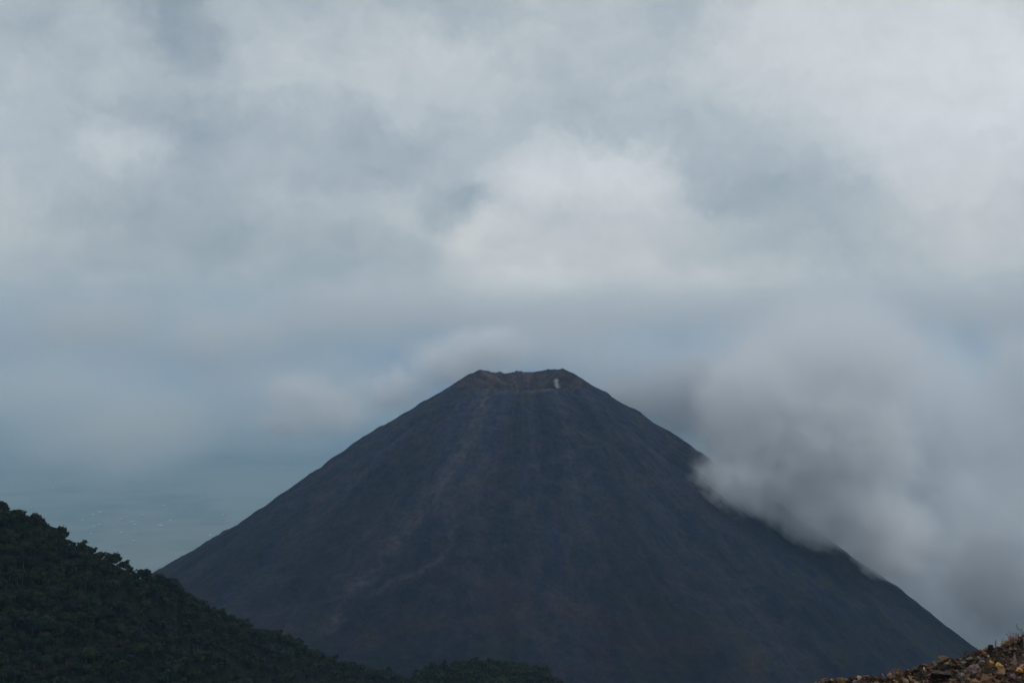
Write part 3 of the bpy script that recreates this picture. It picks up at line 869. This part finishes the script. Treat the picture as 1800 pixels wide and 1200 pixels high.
# ------------------------------------------------------------------ vapour: clouds, steam, haze
def hull(name, blobs, vox, grow=1.0):
    bm = bmesh.new()
    for (cx, cy2, cz, rx, ry, rz) in blobs:
        bmesh.ops.create_icosphere(bm, subdivisions=3, radius=1.0,
                                   matrix=Matrix.Translation((cx, cy2, cz)) @ Matrix.Diagonal((rx * grow, ry * grow, rz * grow, 1)))
    me = bpy.data.meshes.new(name); bm.to_mesh(me); bm.free()
    o = bpy.data.objects.new(name, me); C.objects.link(o)
    md = o.modifiers.new('r', 'REMESH'); md.mode = 'VOXEL'; md.voxel_size = vox
    dg = bpy.context.evaluated_depsgraph_get()
    m2 = bpy.data.meshes.new_from_object(o.evaluated_get(dg))
    o.modifiers.clear(); o.data = m2; m2.name = name
    return o
def vapour_mat(name, blobs, dens, nscale, namp, lo, hi, col=(0.96, 0.97, 1.0), step=0.25, warp=0.0, top=None):
    mt = bpy.data.materials.new(name); mt.use_nodes = True
    t = NT(mt.node_tree)
    p = t.node('ShaderNodeNewGeometry').outputs['Position']
    nz = t.m('SUBTRACT', t.noise(p, nscale * 1.7, 5, 0.62), 0.5)
    q0 = p
    if warp:
        q0 = t.v('ADD', p, t.v('SCALE', t.v('SUBTRACT', t.noise(p, nscale, 4, 0.6, out=1), (0.5, 0.5, 0.5)), warp))
    f = None
    for (cx, cy2, cz, rx, ry, rz) in blobs:
        q = t.v('LENGTH', t.v('MULTIPLY', t.v('SUBTRACT', q0, (cx, cy2, cz)), (1.12 / rx, 1.12 / ry, 1.12 / rz)))
        b = t.m('SUBTRACT', 1.0, q)
        f = b if f is None else t.m('SMOOTH_MAX', f, b, 0.35)
    body = t.ramp(t.m('MULTIPLY_ADD', nz, namp, f), lo, hi)
    # density dies out before the hull of the cloud is reached
    g = None
    for (cx, cy2, cz, rx, ry, rz) in blobs:
        b = t.m('SUBTRACT', 1.0, t.v('LENGTH', t.v('MULTIPLY', t.v('SUBTRACT', p, (cx, cy2, cz)), (1 / rx, 1 / ry, 1 / rz))))
        g = b if g is None else t.m('MAXIMUM', g, b)
    edge = t.ramp(g, -0.02, 0.12)
    de = t.m('MULTIPLY', t.m('MULTIPLY', body, edge), dens)
    if top:
        sz = t.node('ShaderNodeSeparateXYZ', None, Vector=p).outputs[2]
        de = t.m('MULTIPLY', de, t.ramp(sz, top[0], top[1], 0.0, 1.0))
    v = t.node('ShaderNodeVolumePrincipled', None, Density=de)
    v.inputs['Color'].default_value = (*col, 1)
    v.inputs['Anisotropy'].default_value = 0.0
    t.node('ShaderNodeOutputMaterial', None, Volume=v)
    try: mt.cycles.volume_step_rate = step
    except Exception: pass
    return mt
def B(px, py, D, wx, hy_, dz):
    """an ellipsoid of vapour centred where the sight line (px, py) is D metres away; half sizes in photo pixels at D, depth in metres"""
    return ((px - 900) / F * D, D, -(py - 600) / F * D, wx * D / F, dz, hy_ * D / F)

NEAR = [B(1430, 770, 2330, 250, 190, 230), B(1305, 848, 2265, 130, 85, 140), B(1470, 895, 2270, 190, 95, 160), B(1570, 950, 2370, 120, 90, 140), B(1560, 985, 2300, 80, 40, 90), B(1470, 610, 2400, 220, 180, 230),
        B(1335, 700, 2340, 140, 160, 180), B(1790, 1010, 2400, 190, 150, 180)]
m_near = vapour_mat('cloud_vapour', NEAR, 0.020, 0.014, 0.85, 0.07, 0.52, col=(0.965, 0.972, 0.988), warp=78.0, top=(200.0, -180.0))
c1 = hull('cloud', NEAR, 22.0)
c1.data.materials.append(m_near)
tag(c1, 'grey cloud clinging to the right flank of the volcano and hiding it', 'cloud', kind='stuff')

BACK = [B(1330, 640, 3700, 220, 200, 300), B(1520, 720, 4300, 420, 260, 600), B(1740, 980, 4000, 420, 260, 600), B(1000, 590, 4200, 260, 110, 280), B(1150, 640, 3950, 190, 85, 240), B(820, 630, 4100, 190, 75, 300)]
m_back = vapour_mat('cloud_bank_vapour', BACK, 0.0070, 0.0040, 1.0, 0.04, 0.70, col=(0.94, 0.955, 0.975), warp=200.0, top=(260.0, -260.0), step=0.4)
c2 = hull('cloud', BACK, 45.0)
c2.data.materials.append(m_back)
tag(c2, 'wide grey cloud bank behind the summit of the volcano', 'cloud', kind='stuff')

FAR = [B(-200, 560, 8400, 380, 125, 1400), B(150, 585, 8000, 320, 120, 1300), B(430, 545, 8600, 330, 125, 1400), B(720, 575, 8200, 320, 130, 1300), B(1020, 545, 8600, 320, 120, 1400), B(1350, 560, 8300, 360, 125, 1400), B(1750, 550, 8500, 380, 130, 1400),
       B(520, 690, 9500, 340, 125, 1500), B(60, 680, 9500, 400, 110, 1500), B(250, 745, 9500, 420, 120, 1500)]
m_far = vapour_mat('distant_cloud_vapour', FAR, 0.0013, 0.0007, 0.9, -0.05, 1.1, col=(0.97, 0.965, 0.95), warp=650.0, step=0.4, top=(560.0, -350.0))
c5 = hull('cloud', FAR, 90.0)
c5.data.materials.append(m_far)
tag(c5, 'long pale cloud layer lying over the lowland behind the volcano', 'cloud', kind='stuff')

RIGHT = [B(1860, 660, 2400, 190, 160, 120), B(1820, 820, 2380, 160, 150, 120), B(1745, 940, 2380, 100, 90, 90)]
m_right = vapour_mat('pale_cloud_vapour', RIGHT, 0.008, 0.012, 0.9, 0.06, 0.45, col=(0.995, 0.995, 1.0), warp=80.0, step=0.35, top=(280.0, 0.0))
c7 = hull('cloud', RIGHT, 22.0)
c7.data.materials.append(m_right)
tag(c7, 'paler billowing cloud at the right edge of the photo', 'cloud', kind='stuff')

VEIL = [B(-180, 590, 6200, 330, 110, 700), B(150, 550, 6000, 280, 120, 650), B(400, 590, 6500, 260, 110, 700), B(600, 545, 6200, 240, 110, 600), B(800, 545, 6000, 300, 105, 650), B(1080, 535, 5600, 280, 115, 600), B(1380, 530, 5800, 320, 110, 600), B(1760, 540, 6000, 330, 100, 650)]
m_veil = vapour_mat('veil_vapour', VEIL, 0.0027, 0.0016, 1.3, 0.0, 1.05, col=(0.995, 0.99, 0.98), warp=300.0, step=0.4, top=(430.0, 20.0))
c8 = hull('cloud', VEIL, 55.0)
c8.data.materials.append(m_veil)
tag(c8, 'thin pale veil of cloud drifting behind the summit across the photo', 'cloud', kind='stuff')

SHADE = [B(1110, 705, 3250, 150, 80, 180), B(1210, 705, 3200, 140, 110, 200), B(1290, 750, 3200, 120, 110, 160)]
m_shade = vapour_mat('shade_tinted_vapour', SHADE, 0.020, 0.009, 0.8, 0.02, 0.9, col=(0.74, 0.76, 0.80), warp=90.0, step=0.4)  # shadow put into the colour: greyer, absorbing vapour than the neighbouring clouds
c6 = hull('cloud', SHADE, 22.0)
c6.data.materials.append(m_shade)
tag(c6, 'cloud tinted dark grey for shade just behind the right shoulder of the cone', 'cloud', kind='stuff')

WISP = [B(530, 690, 3800, 100, 55, 120), B(500, 740, 3800, 90, 50, 120), B(590, 725, 3850, 90, 65, 110), B(700, 685, 3950, 130, 60, 120), B(780, 645, 4000, 120, 60, 130), B(860, 610, 4050, 140, 60, 150)]
m_wisp = vapour_mat('thin_cloud_vapour', WISP, 0.014, 0.012, 1.2, 0.08, 0.9, warp=100.0)
c3 = hull('cloud', WISP, 14.0)
c3.data.materials.append(m_wisp)
tag(c3, 'small thin white wisp of cloud left of the summit', 'cloud', kind='stuff')

def on_volcano(px, py):
    """point of the crater wall seen at this pixel, from the built grid"""
    pxg = 900 + F * X / Y; pyg = 600 - F * Z / Y
    d = (pxg - px) ** 2 + (pyg - py) ** 2 + np.where(inner > 0, 0, 1e6)
    i = np.unravel_index(np.argmin(d), d.shape)
    return X[i], Y[i], Z[i]
sx_, sy_, sz_ = on_volcano(981, 680)
STM = [(sx_, sy_ - 5, sz_ + 1, 9, 6, 5), (sx_ - 2, sy_ - 5, sz_ + 6, 9, 6, 7), (sx_ - 3, sy_ - 5, sz_ + 13, 8, 6, 8)]
m_stm = vapour_mat('steam_vapour', STM, 0.11, 0.10, 0.9, 0.05, 0.9, step=0.4, warp=8.0)
c4 = hull('steam_plume', STM, 0.8)
c4.data.materials.append(m_stm)
tag(c4, 'small white plume of steam rising inside the crater at its right side', 'steam')

hz_b = bmesh.new()
HB = HALF + 2000
top = max(v_.co.z for o_ in (c1, c2, c3, c5, c7, c8) for v_ in o_.data.vertices) + 15.0
print('haze top', top)
zb = PLAIN - 40.0
vv = [hz_b.verts.new((x, y + 6000, z)) for z in (zb, top) for x, y in ((-HB, -HB), (HB, -HB), (HB, HB), (-HB, HB))]
for f in ((3, 2, 1, 0), (4, 5, 6, 7), (0, 1, 5, 4), (1, 2, 6, 5), (2, 3, 7, 6), (3, 0, 4, 7)):
    hz_b.faces.new([vv[i] for i in f])
hme = bpy.data.meshes.new('haze'); hz_b.to_mesh(hme); hz_b.free()
hm = bpy.data.materials.new('haze_air'); hm.use_nodes = True
t = NT(hm.node_tree)
v = t.node('ShaderNodeVolumePrincipled', None, Density=4.2e-5)
v.inputs['Color'].default_value = (0.45, 0.71, 0.97, 1)
t.node('ShaderNodeOutputMaterial', None, Volume=v)
hz_o = link('haze', hme, [hm])
tag(hz_o, 'pale blue haze filling the air over the plain', kind='stuff')
